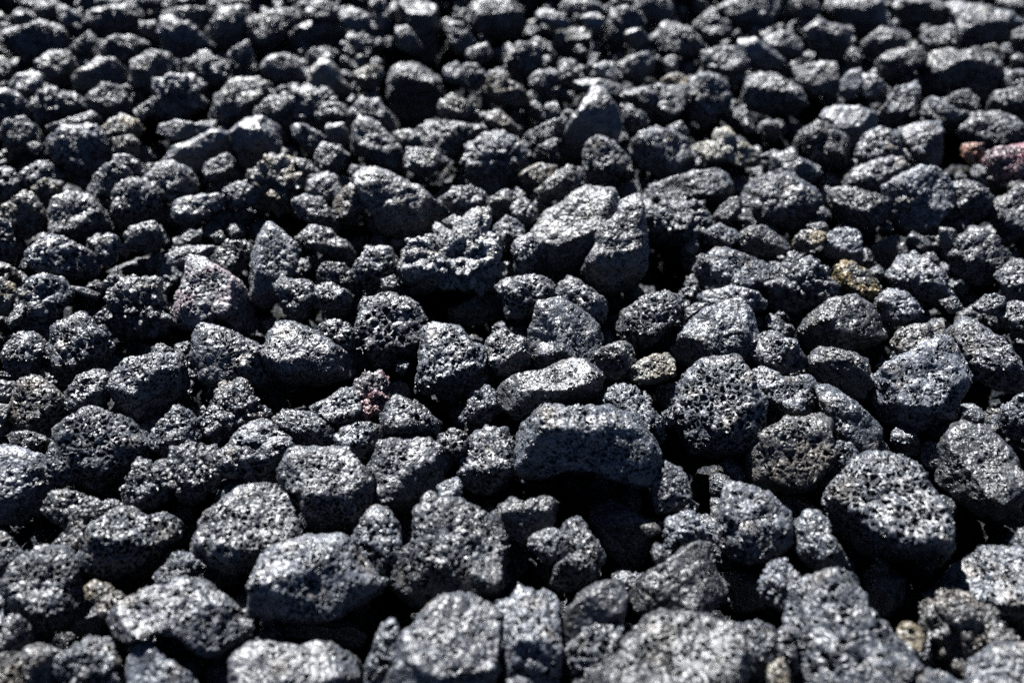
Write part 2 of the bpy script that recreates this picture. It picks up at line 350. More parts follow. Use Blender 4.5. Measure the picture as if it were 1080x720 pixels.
68,42 74,38 84,38 92,42 100,48 106,56 104,64 96,68 88,72 80,66 72,56|0 c lb|crumbling greenish-grey rock
84,80 88,64 96,58 104,56 114,58 114,84 84,86|-.3 f g .7|blurred smooth pale corner rock
102,20 106,14 112,12 112,22|-.3 f l
70,70 74,67 80,69 82,75 72,77|-.2 p l
46,30 56,28 63,32 62,42 54,50 48,44 46,38|1 s d|blue-black rock at the bottom of a gap
12,66 16,62 18,68 20,78 12,78|-.2 p y
"""
SUN_AZ, SUN_EL, SUN_E, SKY, EXPO = -22.0, 46.0, 5.0, 0.05, 2.42
FOCUS, FSTOP = 0.39, 5.0
import bpy, math, numpy as np
from mathutils import Vector, Matrix

rng = np.random.default_rng(11)
# ------------------------------------------------------------------ camera
PITCH = math.radians(45.0)
HFOV = math.radians(64.0)
DIST = 0.41                                   # metres from the lens to the pile at the middle of the view
CAM = np.array([0.0, -DIST * math.cos(PITCH), DIST * math.sin(PITCH)])
R_ = np.array([1.0, 0, 0])
F_ = np.array([0, math.cos(PITCH), -math.sin(PITCH)])
U_ = np.array([0, math.sin(PITCH), math.cos(PITCH)])
TW = math.tan(HFOV / 2)
W, H = 1080.0, 720.0

def ray(px, py):
    return F_ + R_ * ((px - W / 2) / (W / 2) * TW) + U_ * ((H / 2 - py) / (W / 2) * TW)

def project(p):
    d = p - CAM
    z = d @ F_
    return W / 2 + (d @ R_) / z / TW * W / 2, H / 2 - (d @ U_) / z / TW * W / 2, z

# ------------------------------------------------------------------ noise
def _hash(i, seed):
    i = i.astype(np.int64)
    h = (i[..., 0] * 73856093) ^ (i[..., 1] * 19349663) ^ (i[..., 2] * 83492791) ^ (seed * 2654435761)
    h = (h ^ (h >> 13)) * 1274126177
    h = (h ^ (h >> 16)) & 0xFFFFFF
    return h / float(0xFFFFFF) * 2 - 1

def vnoise(p, seed=0):
    i = np.floor(p); f = p - i; f = f * f * (3 - 2 * f)
    r = 0
    for dx in (0, 1):
        for dy in (0, 1):
            for dz in (0, 1):
                w = (f[:, 0] if dx else 1 - f[:, 0]) * (f[:, 1] if dy else 1 - f[:, 1]) * (f[:, 2] if dz else 1 - f[:, 2])
                r = r + w * _hash(i + np.array([dx, dy, dz]), seed)
    return r

def fbm(p, octs, seed=0):
    a, s, r = 1.0, 1.0, 0
    for k in range(octs):
        r = r + a * vnoise(p * s + 17.3 * k, seed + k)
        a *= 0.55; s *= 2.03
    return r

# ------------------------------------------------------------------ icospheres
_ico = {}
def ico(n):
    if n not in _ico:
        if n == 0:
            t = (1 + 5 ** .5) / 2
            v = np.array([(-1, t, 0), (1, t, 0), (-1, -t, 0), (1, -t, 0), (0, -1, t), (0, 1, t), (0, -1, -t), (0, 1, -t),
                          (t, 0, -1), (t, 0, 1), (-t, 0, -1), (-t, 0, 1)], float)
            f = np.array([(0, 11, 5), (0, 5, 1), (0, 1, 7), (0, 7, 10), (0, 10, 11), (1, 5, 9), (5, 11, 4), (11, 10, 2), (10, 7, 6), (7, 1, 8),
                          (3, 9, 4), (3, 4, 2), (3, 2, 6), (3, 6, 8), (3, 8, 9), (4, 9, 5), (2, 4, 11), (6, 2, 10), (8, 6, 7), (9, 8, 1)])
        else:
            v, f = ico(n - 1)
            e = np.sort(np.vstack([f[:, [0, 1]], f[:, [1, 2]], f[:, [2, 0]]]), 1)
            ue, inv = np.unique(e[:, 0] * (len(v) + 1) + e[:, 1], return_inverse=True)
            a, b = ue // (len(v) + 1), ue % (len(v) + 1)
            m = (v[a] + v[b]) / 2
            k = len(f); i0, i1, i2 = inv[:k] + len(v), inv[k:2 * k] + len(v), inv[2 * k:] + len(v)
            f = np.vstack([np.c_[f[:, 0], i0, i2], np.c_[f[:, 1], i1, i0], np.c_[f[:, 2], i2, i1], np.c_[i0, i1, i2]])
            v = np.vstack([v, m])
        v = v / np.linalg.norm(v, axis=1)[:, None]
        _ico[n] = (v, f)
    return _ico[n]

def mesh_from(name, v, f):
    me = bpy.data.meshes.new(name)
    me.vertices.add(len(v)); me.vertices.foreach_set('co', v.astype(np.float32).ravel())
    me.loops.add(len(f) * 3); me.loops.foreach_set('vertex_index', f.astype(np.int32).ravel())
    me.polygons.add(len(f)); me.polygons.foreach_set('loop_start', np.arange(0, len(f) * 3, 3, dtype=np.int32))
    me.polygons.foreach_set('use_smooth', np.ones(len(f), bool))
    me.update(calc_edges=True)
    return me

# ------------------------------------------------------------------ rock shapes
def facets(P, n, lo, hi, rg, zmin=-1.0, rim=None):
    """Chip flat faces off a body, each a plane between LO and HI of the body's reach."""
    for _ in range(n):
        d = rg.normal(size=3); d /= np.linalg.norm(d)
        if d[2] < zmin: d[2] = -d[2]
        h = P @ d
        lim = h.max() * rg.uniform(lo, hi)
        if rim is not None: lim = max(lim, (P[rim] @ d).max() * .89)
        k = h > lim
        P[k] *= (lim / h[k])[:, None]
    return P

def roughen(P, size, rg, tex, wild=1.0):
    seed = int(rg.integers(1 << 20)); off = rg.uniform(0, 50, 3)
    n = P / (np.linalg.norm(P, axis=1)[:, None] + 1e-9)
    q = P / size
    amp = {'s': .55, 'f': .8, 'p': 1.0, 'h': 1.0, 'c': 1.7, 'r': .9}[tex]
    d = .036 * fbm(q * 2.2 + off, 2, seed) + .062 * amp * fbm(q * 4.4 + off, 2, seed + 9) + .030 * amp * fbm(q * 14 + off, 2, seed + 23)
    if tex == 'c':                                   # craggy: ledges and hollows
        d = d - .075 * np.clip(np.abs(vnoise(q * 4.6 + off, seed + 5)) * 2.6 - .3, 0, 1) + .05 * np.abs(vnoise(q * 9 + off, seed + 6))
    # a few broad hollows of burst bubbles
    d = d - .05 * amp * np.clip(vnoise(q * 3.1 + off, seed + 77) - .25, 0, 1) * 2
    return P + n * (d * size * wild)[:, None]

def radial(poly, K=720):
    """Distance from the centre to a closed outline at K angles."""
    th = np.linspace(-math.pi, math.pi, K, endpoint=False)
    D = np.c_[np.cos(th), np.sin(th)]
    best = np.zeros(K)
    for i in range(len(poly)):
        a, b = poly[i], poly[(i + 1) % len(poly)]
        e = b - a
        den = D[:, 0] * e[1] - D[:, 1] * e[0]
        with np.errstate(all='ignore'):
            t = (a[0] * e[1] - a[1] * e[0]) / den
            s = (a[0] * D[:, 1] - a[1] * D[:, 0]) / den
        ok = (t > 0) & (s >= -1e-6) & (s <= 1 + 1e-6)
        best = np.where(ok & (t > best), t, best)
    m = best <= 0
    if m.any(): best[m] = best[~m].mean()
    k = np.hanning(7); k /= k.sum()
    return np.convolve(np.r_[best[-3:], best, best[:3]], k, 'valid')

def rock_mesh(poly, ridge, tex, level, rg, tilt=None):
    """poly: outline across the line of sight (metres); ridge: how high the crease between the upper face and the front runs."""
    v, f = ico(level)
    d = v + np.array([0, 0, .42]); d /= np.linalg.norm(d, axis=1)[:, None]
    rad = radial(poly)
    th = np.arctan2(d[:, 1], d[:, 0]); s = np.hypot(d[:, 0], d[:, 1])
    x = (th + math.pi) / (2 * math.pi) * len(rad)
    i = np.floor(x).astype(int) % len(rad); fr = x - np.floor(x)
    rr = rad[i] * (1 - fr) + rad[(i + 1) % len(rad)] * fr
    area = .5 * abs(np.dot(poly[:, 0], np.roll(poly[:, 1], -1)) - np.dot(poly[:, 1], np.roll(poly[:, 0], -1)))
    size = math.sqrt(area)
    T = size * .5 * rg.uniform(.7, 1.0)
    ss = s ** .72
    P = np.c_[np.cos(th) * rr * ss, np.sin(th) * rr * ss, np.sign(d[:, 2]) * np.abs(d[:, 2]) ** .8 * np.where(d[:, 2] > 0, T, size * .78)]
    yt, yb = poly[:, 1].max(), poly[:, 1].min()
    if ridge < .5: ridge -= .35
    ridge = max(ridge + rg.uniform(-.1, .12), -.68)
    # the crease is tilted, so that the faces of neighbouring stones look different ways
    roll = rg.normal() * .42 if ridge < .6 else rg.normal() * .2
    if tilt is not None: roll = tilt
    cr_, sr_ = math.cos(roll), math.sin(roll)
    ax = np.array([-sr_, cr_])
    sup = poly @ ax
    yt, yb = sup.max(), sup.min()
    yr = (ridge * .8) * (yt if ridge > 0 else -yb)
    jx1, jx2 = rg.uniform(-.4, .4, 2)
    if ridge >= .5 or tilt is not None: jx1 *= .4; jx2 *= .4
    def turn(vx, vy, vz):
        q = np.array([vx * cr_ - vy * sr_, vx * sr_ + vy * cr_, vz]); return q / np.linalg.norm(q)
    top = turn(jx1 * T, T, max(yt * 1.03 - yr, .12 * yt))
    frn = turn(jx2 * T, -T, max(yr - yb * 1.03, .12 * yt))
    rp = np.array([-sr_ * yr, cr_ * yr, T * .92])
    for nn in (top, frn):
        h = P @ nn; lim = max(nn @ rp, .25 * h.max()); k = h > lim
        P[k] *= (lim / h[k])[:, None]
    P = facets(P, 11, .58, .9, rg, .25, np.abs(P[:, 2]) < .12 * T)
    P = roughen(P, size, rg, tex, 1.15 if tex == 'c' else .95 if level < 6 else .72)
    return P, f, size

# ------------------------------------------------------------------ materials
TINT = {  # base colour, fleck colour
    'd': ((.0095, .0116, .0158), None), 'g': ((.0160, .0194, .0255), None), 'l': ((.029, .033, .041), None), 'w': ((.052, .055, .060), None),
    'y': ((.030, .0295, .0285), (.085, .068, .040)), 'wy': ((.078, .077, .069), (.12, .106, .075)), 'Y': ((.030, .029, .025), (.12, .085, .03)),
    'b': ((.024, .0235, .0235), (.044, .036, .029)), 'lb': ((.034, .034, .035), (.056, .048, .040)),
    'r': ((.040, .020, .026), (.14, .045, .062)), 'R': ((.026, .022, .025), (.13, .062, .068)), 'o': ((.040, .025, .022), (.12, .06, .04)),
    'pk': ((.038, .040, .046), (.105, .082, .092)),
}
TEX = {  # pore cell (m), share of cells that are open, wall lo/hi, depth (m); fine cell, depth, noise
    's': (.0042, .12, .10, .30, .0009, .0017, .00020, .6),
    'f': (.0026, .34, .06, .22, .0011, .0013, .00055, .9),
    'p': (.0027, .62, .05, .19, .0017, .0015, .00065, .9),
    'h': (.0034, .93, .04, .15, .0024, .0016, .00055, .7),
    'c': (.0030, .45, .06, .22, .0015, .0018, .00090, 1.4),
    'r': (.0028, .75, .05, .18, .0019, .0016, .00060, .9),
}
_mats = {}
MID = {'s': .0006, 'f': .0003, 'p': .0001, 'h': -.0005, 'c': .0006, 'r': -.0001}
def material(tex, tint, pool=False):
    key = (tex, tint, pool)
    if key in _mats: return _mats[key]
    m = bpy.data.materials.new('lava_%s_%s' % (tex, tint)); m.use_nodes = True
    nt = m.node_tree; nt.nodes.clear(); N = nt.nodes; L = nt.links
    def node(t, **kw):
        n = N.new(t)
        for k, v in kw.items():
            if hasattr(n, k): setattr(n, k, v)
            else: n.inputs[k.replace('_', ' ')].default_value = v
        return n
    def math_(op, a, b=None, c=None, clamp=False):
        n = N.new('ShaderNodeMath'); n.operation = op; n.use_clamp = clamp
        for i, x in enumerate((a, b, c)):
            if x is None: continue
            if isinstance(x, (int, float)): n.inputs[i].default_value = x
            else: L.new(x, n.inputs[i])
        return n.outputs[0]
    def rng_(x, a, b, c=0., d=1., smooth=True):
        n = N.new('ShaderNodeMapRange'); n.interpolation_type = 'SMOOTHSTEP' if smooth else 'LINEAR'
        L.new(x, n.inputs[0])
        for i, q in enumerate((a, b, c, d)): n.inputs[1 + i].default_value = q
        return n.outputs[0]
    tc = N.new('ShaderNodeTexCoord'); oi = N.new('ShaderNodeObjectInfo')
    sh = N.new('ShaderNodeVectorMath'); sh.operation = 'MULTIPLY_ADD'
    L.new(oi.outputs['Random'], sh.inputs[0]); sh.inputs[1].default_value = (3.1, 4.7, 2.3); L.new(tc.outputs['Object'], sh.inputs[2])
    co = sh.outputs[0]
    scl = N.new('ShaderNodeVectorMath'); scl.operation = 'SCALE'; L.new(co, scl.inputs[0])
    L.new(rng_(math_('FRACT', math_('MULTIPLY', oi.outputs['Random'], 37.7)), 0, 1, .75, 1.35, False), scl.inputs['Scale'])
    pco = scl.outputs[0]
    # warped coordinates
    wn = N.new('ShaderNodeTexNoise'); wn.inputs['Scale'].default_value = 300; wn.inputs['Detail'].default_value = 2; L.new(co, wn.inputs['Vector'])
    wm = N.new('ShaderNodeVectorMath'); wm.operation = 'MULTIPLY_ADD'
    L.new(wn.outputs['Color'], wm.inputs[0]); wm.inputs[1].default_value = (.0024,) * 3; L.new(pco, wm.inputs[2])
    wco = wm.outputs[0]
    C1, share, lo, hi, D1, C2, D2, NA = TEX[tex]
    if tex == 'r':                                    # pores drawn out into parallel grooves
        mp = N.new('ShaderNodeMapping'); mp.inputs['Rotation'].default_value = (0, math.radians(25), math.radians(20)); mp.inputs['Scale'].default_value = (.35, 1.1, 1.1)
        L.new(wco, mp.inputs[0]); wco = mp.outputs[0]
    big = N.new('ShaderNodeTexNoise'); big.inputs['Scale'].default_value = 85; big.inputs['Detail'].default_value = 1; L.new(co, big.inputs['Vector'])
    v1 = N.new('ShaderNodeTexVoronoi'); v1.inputs['Scale'].default_value = 1 / C1; v1.inputs['Randomness'].default_value = 1; L.new(wco, v1.inputs['Vector'])
    v2 = N.new('ShaderNodeTexVoronoi'); v2.inputs['Scale'].default_value = 1 / C2; L.new(wco, v2.inputs['Vector'])
    # size of each bubble varies with its cell
    sep = N.new('ShaderNodeSeparateColor'); L.new(v1.outputs['Color'], sep.inputs[0])
    ve = N.new('ShaderNodeTexVoronoi'); ve.feature = 'DISTANCE_TO_EDGE'; ve.inputs['Scale'].default_value = 1 / C1; L.new(wco, ve.inputs['Vector'])
    # which bubbles are broken open: patches of the stone are dense, others frothy
    op = math_('ADD', sep.outputs[0], math_('MULTIPLY', math_('SUBTRACT', big.outputs[0], .5), 1.6))
    opn = rng_(op, share - .04, share + .04, 1., 0.)
    # thick and thin walls, shallow and deep bubbles
    edge = math_('SUBTRACT', ve.outputs['Distance'], math_('MULTIPLY', sep.outputs[1], .13))
    pit1 = math_('MULTIPLY', math_('MULTIPLY', rng_(edge, lo, hi, 0., 1.), opn), math_('MULTIPLY_ADD', sep.outputs[2], .8, .55))
    pit2 = rng_(math_('ADD', v2.outputs['Distance'], math_('MULTIPLY', math_('SUBTRACT', big.outputs[0], .5), .7)), .24, .40, 1., 0.)
    nz = N.new('ShaderNodeTexNoise'); nz.inputs['Scale'].default_value = 560; nz.inputs['Detail'].default_value = 3; nz.inputs['Roughness'].default_value = .55; L.new(co, nz.inputs['Vector'])
    nm = N.new('ShaderNodeTexNoise'); nm.inputs['Scale'].default_value = 260; nm.inputs['Detail'].default_value = 3; L.new(co, nm.inputs['Vector'])
    h = math_('MULTIPLY', pit1, -D1)
    h = math_('MULTIPLY_ADD', pit2, -D2, h)
    h = math_('MULTIPLY_ADD', nz.outputs[0], .0007 * NA, h)
    h = math_('MULTIPLY_ADD', nm.outputs[0], .0014 * NA, h)
    disp = N.new('ShaderNodeDisplacement'); disp.inputs['Midlevel'].default_value = MID[tex]; disp.inputs['Scale'].default_value = 1.0
    L.new(h, disp.inputs['Height'])
    # colour
    base, fleck = TINT[tint]
    mix = N.new('ShaderNodeMix'); mix.data_type = 'RGBA'
    mix.inputs['A'].default_value = (*[c * .62 for c in base], 1); mix.inputs['B'].default_value = (*[c * 1.4 for c in base], 1)
    cn = N.new('ShaderNodeTexNoise'); cn.inputs['Scale'].default_value = 160; cn.inputs['Detail'].default_value = 4; cn.inputs['Roughness'].default_value = .7; L.new(co, cn.inputs['Vector'])
    L.new(rng_(cn.outputs[0], .35, .65), mix.inputs['Factor'])
    col = mix.outputs['Result']
    # mineral grains: pale crystals scattered through the basalt
    v3 = N.new('ShaderNodeTexVoronoi'); v3.inputs['Scale'].default_value = 1500; L.new(co, v3.inputs['Vector'])
    s3 = N.new('ShaderNodeSeparateColor'); L.new(v3.outputs['Color'], s3.inputs[0])
    grain = rng_(s3.outputs[1], .86, .97)
    mg = N.new('ShaderNodeMix'); mg.data_type = 'RGBA'; L.new(col, mg.inputs['A']); mg.inputs['B'].default_value = (.16, .165, .17, 1)
    L.new(math_('MULTIPLY', grain, .55), mg.inputs['Factor']); col = mg.outputs['Result']
    # dusty brown cast here and there
    bn = N.new('ShaderNodeTexNoise'); bn.inputs['Scale'].default_value = 75; bn.inputs['Detail'].default_value = 3; L.new(co, bn.inputs['Vector'])
    mb = N.new('ShaderNodeMix'); mb.data_type = 'RGBA'; L.new(col, mb.inputs['A'])
    mb.inputs['B'].default_value = (*(fleck or (.060, .050, .040)), 1)
    if fleck:
        L.new(math_('MULTIPLY', rng_(bn.outputs[0], .47, .60), .75), mb.inputs['Factor'])
    else:
        L.new(math_('MULTIPLY', rng_(bn.outputs[0], .56, .72), .55), mb.inputs['Factor'])
    col = mb.outputs['Result']
    # every stone a little lighter or darker
    hv = N.new('ShaderNodeHueSaturation'); L.new(col, hv.inputs['Color'])
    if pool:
        at = N.new('ShaderNodeAttribute'); at.attribute_name = 'tone_shade'; L.new(rng_(at.outputs['Fac'], 0, 1, .16, 1.15, False), hv.inputs['Value'])  # deep pieces coloured darker: gap shade painted into the rubble
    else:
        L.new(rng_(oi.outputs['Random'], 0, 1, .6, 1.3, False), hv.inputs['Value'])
    col = hv.outputs['Color']
    bs = N.new('ShaderNodeBsdfPrincipled'); L.new(col, bs.inputs['Base Color'])
    bs.inputs['IOR'].default_value = 1.52
    rn = rng_(nz.outputs[0], .3, .7, .35, .60, False)
    L.new(rn, bs.inputs['Roughness'])
    bs.inputs['Specular IOR Level'].default_value = .5
    if pool:                                          # deep rubble loses gloss too, part of its painted shade
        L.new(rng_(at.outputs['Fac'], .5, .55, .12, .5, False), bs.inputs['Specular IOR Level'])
    out = N.new('ShaderNodeOutputMaterial'); L.new(bs.outputs[0], out.inputs['Surface']); L.new(disp.outputs[0], out.inputs['Displacement'])
    m.displacement_method = 'BUMP' if pool else 'BOTH'
    _mats[key] = m
    return m

# ------------------------------------------------------------------ read the outlines
rocks = []
ox = oy = 0
for line in DATA.strip().splitlines():
    if line.startswith('T '):
        _, a, b = line.split(); ox, oy = int(a), int(b); continue
    f = line.split('|')
    P = np.array([[float(q) for q in p.split(',')] for p in f[0].split()]) / .36 + [ox, oy]
    p = (f[1].split() if len(f) > 1 else ['0', 'p', 'd'])
    x, y = P.T
    cr = x * np.roll(y, -1) - np.roll(x, -1) * y
    A = cr.sum() / 2
    c = np.array([((x + np.roll(x, -1)) * cr).sum(), ((y + np.roll(y, -1)) * cr).sum()]) / (6 * A)
    vis = (min(x.max(), W) - max(x.min(), 0)) * (min(y.max(), H) - max(y.min(), 0)) / ((x.max() - x.min()) * (y.max() - y.min()))
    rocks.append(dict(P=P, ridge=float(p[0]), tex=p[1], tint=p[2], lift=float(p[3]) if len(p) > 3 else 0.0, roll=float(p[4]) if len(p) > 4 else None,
                      name=f[2].strip() if len(f) > 2 else '', A=abs(A), c=c, vis=abs(A) * max(vis, .05)))
order = sorted(range(len(rocks)), key=lambda i: -rocks[i]['vis'] - (1e5 if rocks[i]['name'] else 0))
keep = set(order[:300])

# ------------------------------------------------------------------ labels
marks = [r for r in rocks if r['name']]
used = set()
WORD = {'s': 'smooth', 'f': 'fine-grained', 'p': 'pitted', 'h': 'honeycombed', 'c': 'crumpled', 'r': 'ribbed'}
TONE = {'d': 'dark', 'g': 'grey', 'l': 'light grey', 'w': 'whitish', 'y': 'tan-stained', 'wy': 'cream', 'Y': 'yellow', 'b': 'brownish', 'lb': 'pale brownish',
        'r': 'reddish', 'R': 'reddish', 'o': 'orange', 'pk': 'pinkish'}
def where(r, m):
    dx, dy = r['c'] - m['c']
    a = math.degrees(math.atan2(-dy, dx)) % 360
    return ['to the right of', 'up and right of', 'just above', 'up and left of', 'to the left of', 'down and left of', 'just below', 'down and right of'][int((a + 22.5) // 45) % 8]
short = lambda m: 'the ' + ' '.join(m['name'].split())
def nwords(s): return len(s.replace(',', '').split())
for i in order[:300]:
    r = rocks[i]
    if r['name']:
        lab = r['name']
        if nwords(lab) < 4:
            lab = lab + ' in the dark lava rubble'
        assert lab not in used, lab
        used.add(lab); r['label'] = lab; continue
for i in order[:300]:
    r = rocks[i]
    if r['name']: continue
    near = sorted(marks, key=lambda m: np.hypot(*((m['c'] - r['c']) / math.sqrt(m['A']))))
    x, y = r['P'].T
    cc = r['P'] - r['c']
    ev = np.linalg.eigvalsh(cc.T @ cc)
    shape = 'slender ' if ev[1] > 5.5 * ev[0] else ''
    sz = 'large ' if r['A'] > 2600 else 'small ' if r['A'] < 700 else ''
    base = sz + shape + TONE[r['tint']] + ' ' + WORD[r['tex']] + ' rock'
    cand = []
    for m in near[:4]:
        for b in (base, sz + TONE[r['tint']] + ' rock', (sz or 'grey ') + 'rock'):
            cand.append('%s %s %s' % (b, where(r, m), short(m)))
    lab = next((c for c in cand if nwords(c) <= 16 and c not in used), None)
    if lab is None:
        a = [m for m in near if nwords(m['name']) <= 5][:2]
        lab = '%srock between %s and %s' % (sz, short(a[0]), short(a[1]))
    if lab in used: print('DUP', lab)
    used.add(lab); r['label'] = lab

# ------------------------------------------------------------------ build the stones
col = bpy.context.scene.collection
spare = []                                           # the smallest ones go into the rubble
def place(r, idx):
    px, py = r['c']
    size_px = math.sqrt(r['A'])
    rg = np.random.default_rng(1000 + idx)
    q = ray(px, py)
    z = 0.0
    t0 = (z - CAM[2]) / q[2]
    s_m = size_px * t0 / (W / 2) * TW                  # real size
    drop = -.25 * min(s_m, .03) + .007 * r['lift'] * 1.0 + .002
    if r['lift'] < 0.01 and r['tint'] == 'd' and r['ridge'] > .85: drop -= .022
    t = (drop - CAM[2]) / q[2]
    c = CAM + q * t
    w = (CAM - c) / np.linalg.norm(CAM - c)
    rt = np.cross([0, 0, 1.0], w); rt /= np.linalg.norm(rt); up = np.cross(w, rt)
    pts = []
    grow = 1.09 if r['A'] < 1500 else 1.03
    for x, y in (r['P'] - r['c']) * grow + r['c']:
        d = ray(x, y); k = ((c - CAM) @ w) / (d @ w); p = CAM + d * k - c
        pts.append((p @ rt, p @ up))
    poly = np.array(pts)
    if np.dot(poly[:, 0], np.roll(poly[:, 1], -1)) - np.dot(poly[:, 1], np.roll(poly[:, 0], -1)) < 0: poly = poly[::-1]
    level = 7 if size_px > 104 else 6 if size_px > 62 else 5 if size_px > 24 else 4
    V, f, size = rock_mesh(poly, r['ridge'], r['tex'], level, rg, r['roll'])
    B = np.stack([rt, up, w])
    return c, V @ B, f, size

tops = []
first = True
for idx in sorted(keep):
    r = rocks[idx]
    c, V, f, size = place(r, idx)
    me = mesh_from('lava_rock', V, f)
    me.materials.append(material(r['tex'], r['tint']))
    o = bpy.data.objects.new('lava_rock', me); o.location = c
    col.objects.link(o)
    o['label'] = r['label']; o['category'] = 'lava rock'; o['group'] = 'lava rocks heaped in a loose layer'
    tops.append((c, size))

# ------------------------------------------------------------------ rubble under and around: nobody could count it
protos = []
for k in range(14):
    rg = np.random.default_rng(50 + k)
    v, f = ico(5)
    P = v * rg.uniform(.72, 1.15, 3) * .5
    P = facets(P, 13, .58, .88, rg)
    P5 = roughen(P, 1.0, rg, 'pcph'[k % 4], .8)
    protos.append((P5, f, P5[:len(ico(4)[0])], ico(4)[1], P5[:len(ico(3)[0])], ico(3)[1], P5[:len(ico(2)[0])], ico(2)[1]))
tp = np.array([[*c, s] for c, s in tops])
grid = {}
for c_, s_ in tops: grid.setdefault((int(c_[0] // .08), int(c_[1] // .08)), []).append((c_, s_))
def near_tops(p):
    i, j = int(p[0] // .08), int(p[1] // .08)
    return [q for a in (-1, 0, 1) for b in (-1, 0, 1) for q in grid.get((i + a, j + b), ())]
VV, FF, TT = [], [], []
nv = 0
def add_piece(c, s, lvl, rg, deep=True):
    global nv
    pr = protos[int(rg.integers(len(protos)))]
    P, f = {5: (pr[0], pr[1]), 4: (pr[2], pr[3]), 3: (pr[4], pr[5]), 2: (pr[6], pr[7])}[lvl]
    q = rg.normal(size=4); q /= np.linalg.norm(q)
    a, b, c2, d = q
    M = np.array([[a*a+b*b-c2*c2-d*d, 2*(b*c2-a*d), 2*(b*d+a*c2)], [2*(b*c2+a*d), a*a-b*b+c2*c2-d*d, 2*(c2*d-a*b)], [2*(b*d-a*c2), 2*(c2*d+a*b), a*a-b*b-c2*c2+d*d]])
    X = P @ M.T * s + c
    VV.append(X); FF.append(f + nv); TT.append(np.full(len(X), rg.uniform(0, .48) if deep else rg.uniform(.6, 1))); nv += len(X)  # low range for deep pieces paints shade into the gaps
def inview(p, mg=0):
    x, y, z = project(p)
    return z > 0 and -mg < x < W + mg and -mg < y < H + mg
rg = np.random.default_rng(5)
for idx in range(len(rocks)):
    if idx not in keep:
        c, V, f, size = place(rocks[idx], idx)
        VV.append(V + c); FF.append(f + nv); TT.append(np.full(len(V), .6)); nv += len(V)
# deep hollows in the heap, where no stone lies near the top
HOLLOWS = [(445, 95, 50, 60), (505, 70, 25, 25), (1030, 560, 34, 50), (1010, 405, 40, 30), (600, 560, 70, 40), (150, 640, 45, 18), (35, 565, 40, 22),
           (335, 235, 40, 22), (480, 330, 45, 25), (340, 410, 40, 20), (700, 290, 30, 40), (940, 630, 30, 30), (700, 470, 25, 40),
           (410, 660, 18, 40), (470, 500, 40, 22), (175, 150, 35, 18), (250, 160, 30, 22), (80, 140, 20, 20), (580, 650, 30, 30),
           (770, 470, 40, 25), (990, 170, 30, 22), (860, 120, 40, 15), (230, 330, 20, 30), (700, 130, 40, 15), (560, 440, 14, 14)]
# a dense bed in layers; the upper pieces fill the chinks between the stones that show
st = .021
for layer, (zc, smin, smax) in enumerate(((-.084, .036, .052), (-.066, .026, .040), (-.055, .022, .034))):
    st = (.034, .025, .022)[layer]; n0 = nv, len(VV)
    for gx in np.arange(-.75, .75, st):
        for gy in np.arange(-.42, .85, st):
            p = np.array([gx + rg.uniform(-.4, .4) * st, gy + rg.uniform(-.4, .4) * st, zc + rg.uniform(-.006, .006)])
            x, y, zz = project(p)
            if zz < .05: continue
            vis = -320 < x < W + 320 and -200 < y < H + 320
            s = rg.uniform(smin, smax)
            if layer > 0 and vis and any(((x - hx) / hr) ** 2 + ((y - hy) / hs) ** 2 < 1 for hx, hy, hr, hs in HOLLOWS):
                continue
            if layer == 2 and vis:
                # keep clear of the stones above
                lim = 0
                for c_, s_ in near_tops(p):
                    lim = max(lim, (.5 * s_ + .42 * s) - np.linalg.norm(c_ - p))
                if lim > .3 * s: continue
            if not vis and True: continue
            near = zz < .45 and inview(p, 60)
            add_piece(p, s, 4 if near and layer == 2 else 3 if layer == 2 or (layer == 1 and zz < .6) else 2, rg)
print('layers', nv, len(VV))
# sharp little chips wedged between the larger stones
for gx in np.arange(-.62, .62, .0125):
    for gy in np.arange(-.24, .52, .0125):
        p = np.array([gx + rg.uniform(-.005, .005), gy + rg.uniform(-.005, .005), rg.uniform(-.030, -.014)])
        if not inview(p, 40): continue
        x, y, zz = project(p)
        if any(((x - hx) / hr) ** 2 + ((y - hy) / hs) ** 2 < 1 for hx, hy, hr, hs in HOLLOWS): continue
        s = rg.uniform(.009, .019)
        if any(np.linalg.norm(c_ - p) < .44 * s_ + .30 * s for c_, s_ in near_tops(p)): continue
        if rg.random() < .25: continue
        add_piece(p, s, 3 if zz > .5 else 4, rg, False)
print('chips', nv, len(VV))
# the heap goes on outside the traced stones, at the same height
for gx in np.arange(-.9, .9, .034):
    for gy in np.arange(-.45, 1.0, .034):
        p = np.array([gx + rg.uniform(-.011, .011), gy + rg.uniform(-.011, .011), rg.uniform(-.012, .004)])
        x, y, zz = project(p)
        if zz > .05 and -25 < x < W + 25 and -22 < y < H + 30: continue
        if np.linalg.norm(p - CAM) < .19: continue
        s = rg.uniform(.03, .05)
        if any(np.linalg.norm(c_ - p) < .46 * (s_ + s) for c_, s_ in near_tops(p)): continue
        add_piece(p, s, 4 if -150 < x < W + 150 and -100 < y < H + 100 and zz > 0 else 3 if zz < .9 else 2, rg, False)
me = mesh_from('lava_rubble', np.vstack(VV), np.vstack(FF))
at = me.attributes.new('tone_shade', 'FLOAT', 'POINT'); at.data.foreach_set('value', np.concatenate(TT).astype(np.float32))
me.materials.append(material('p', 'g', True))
o = bpy.data.objects.new('lava_rubble', me); col.objects.link(o)
o['kind'] = 'stuff'; o['label'] = 'small broken lava rubble filling the gaps under the larger rocks'
print('rubble verts', nv, 'pieces', len(VV), 'rock verts', sum(len(o.data.vertices) for o in bpy.data.objects if o.type == 'MESH'))
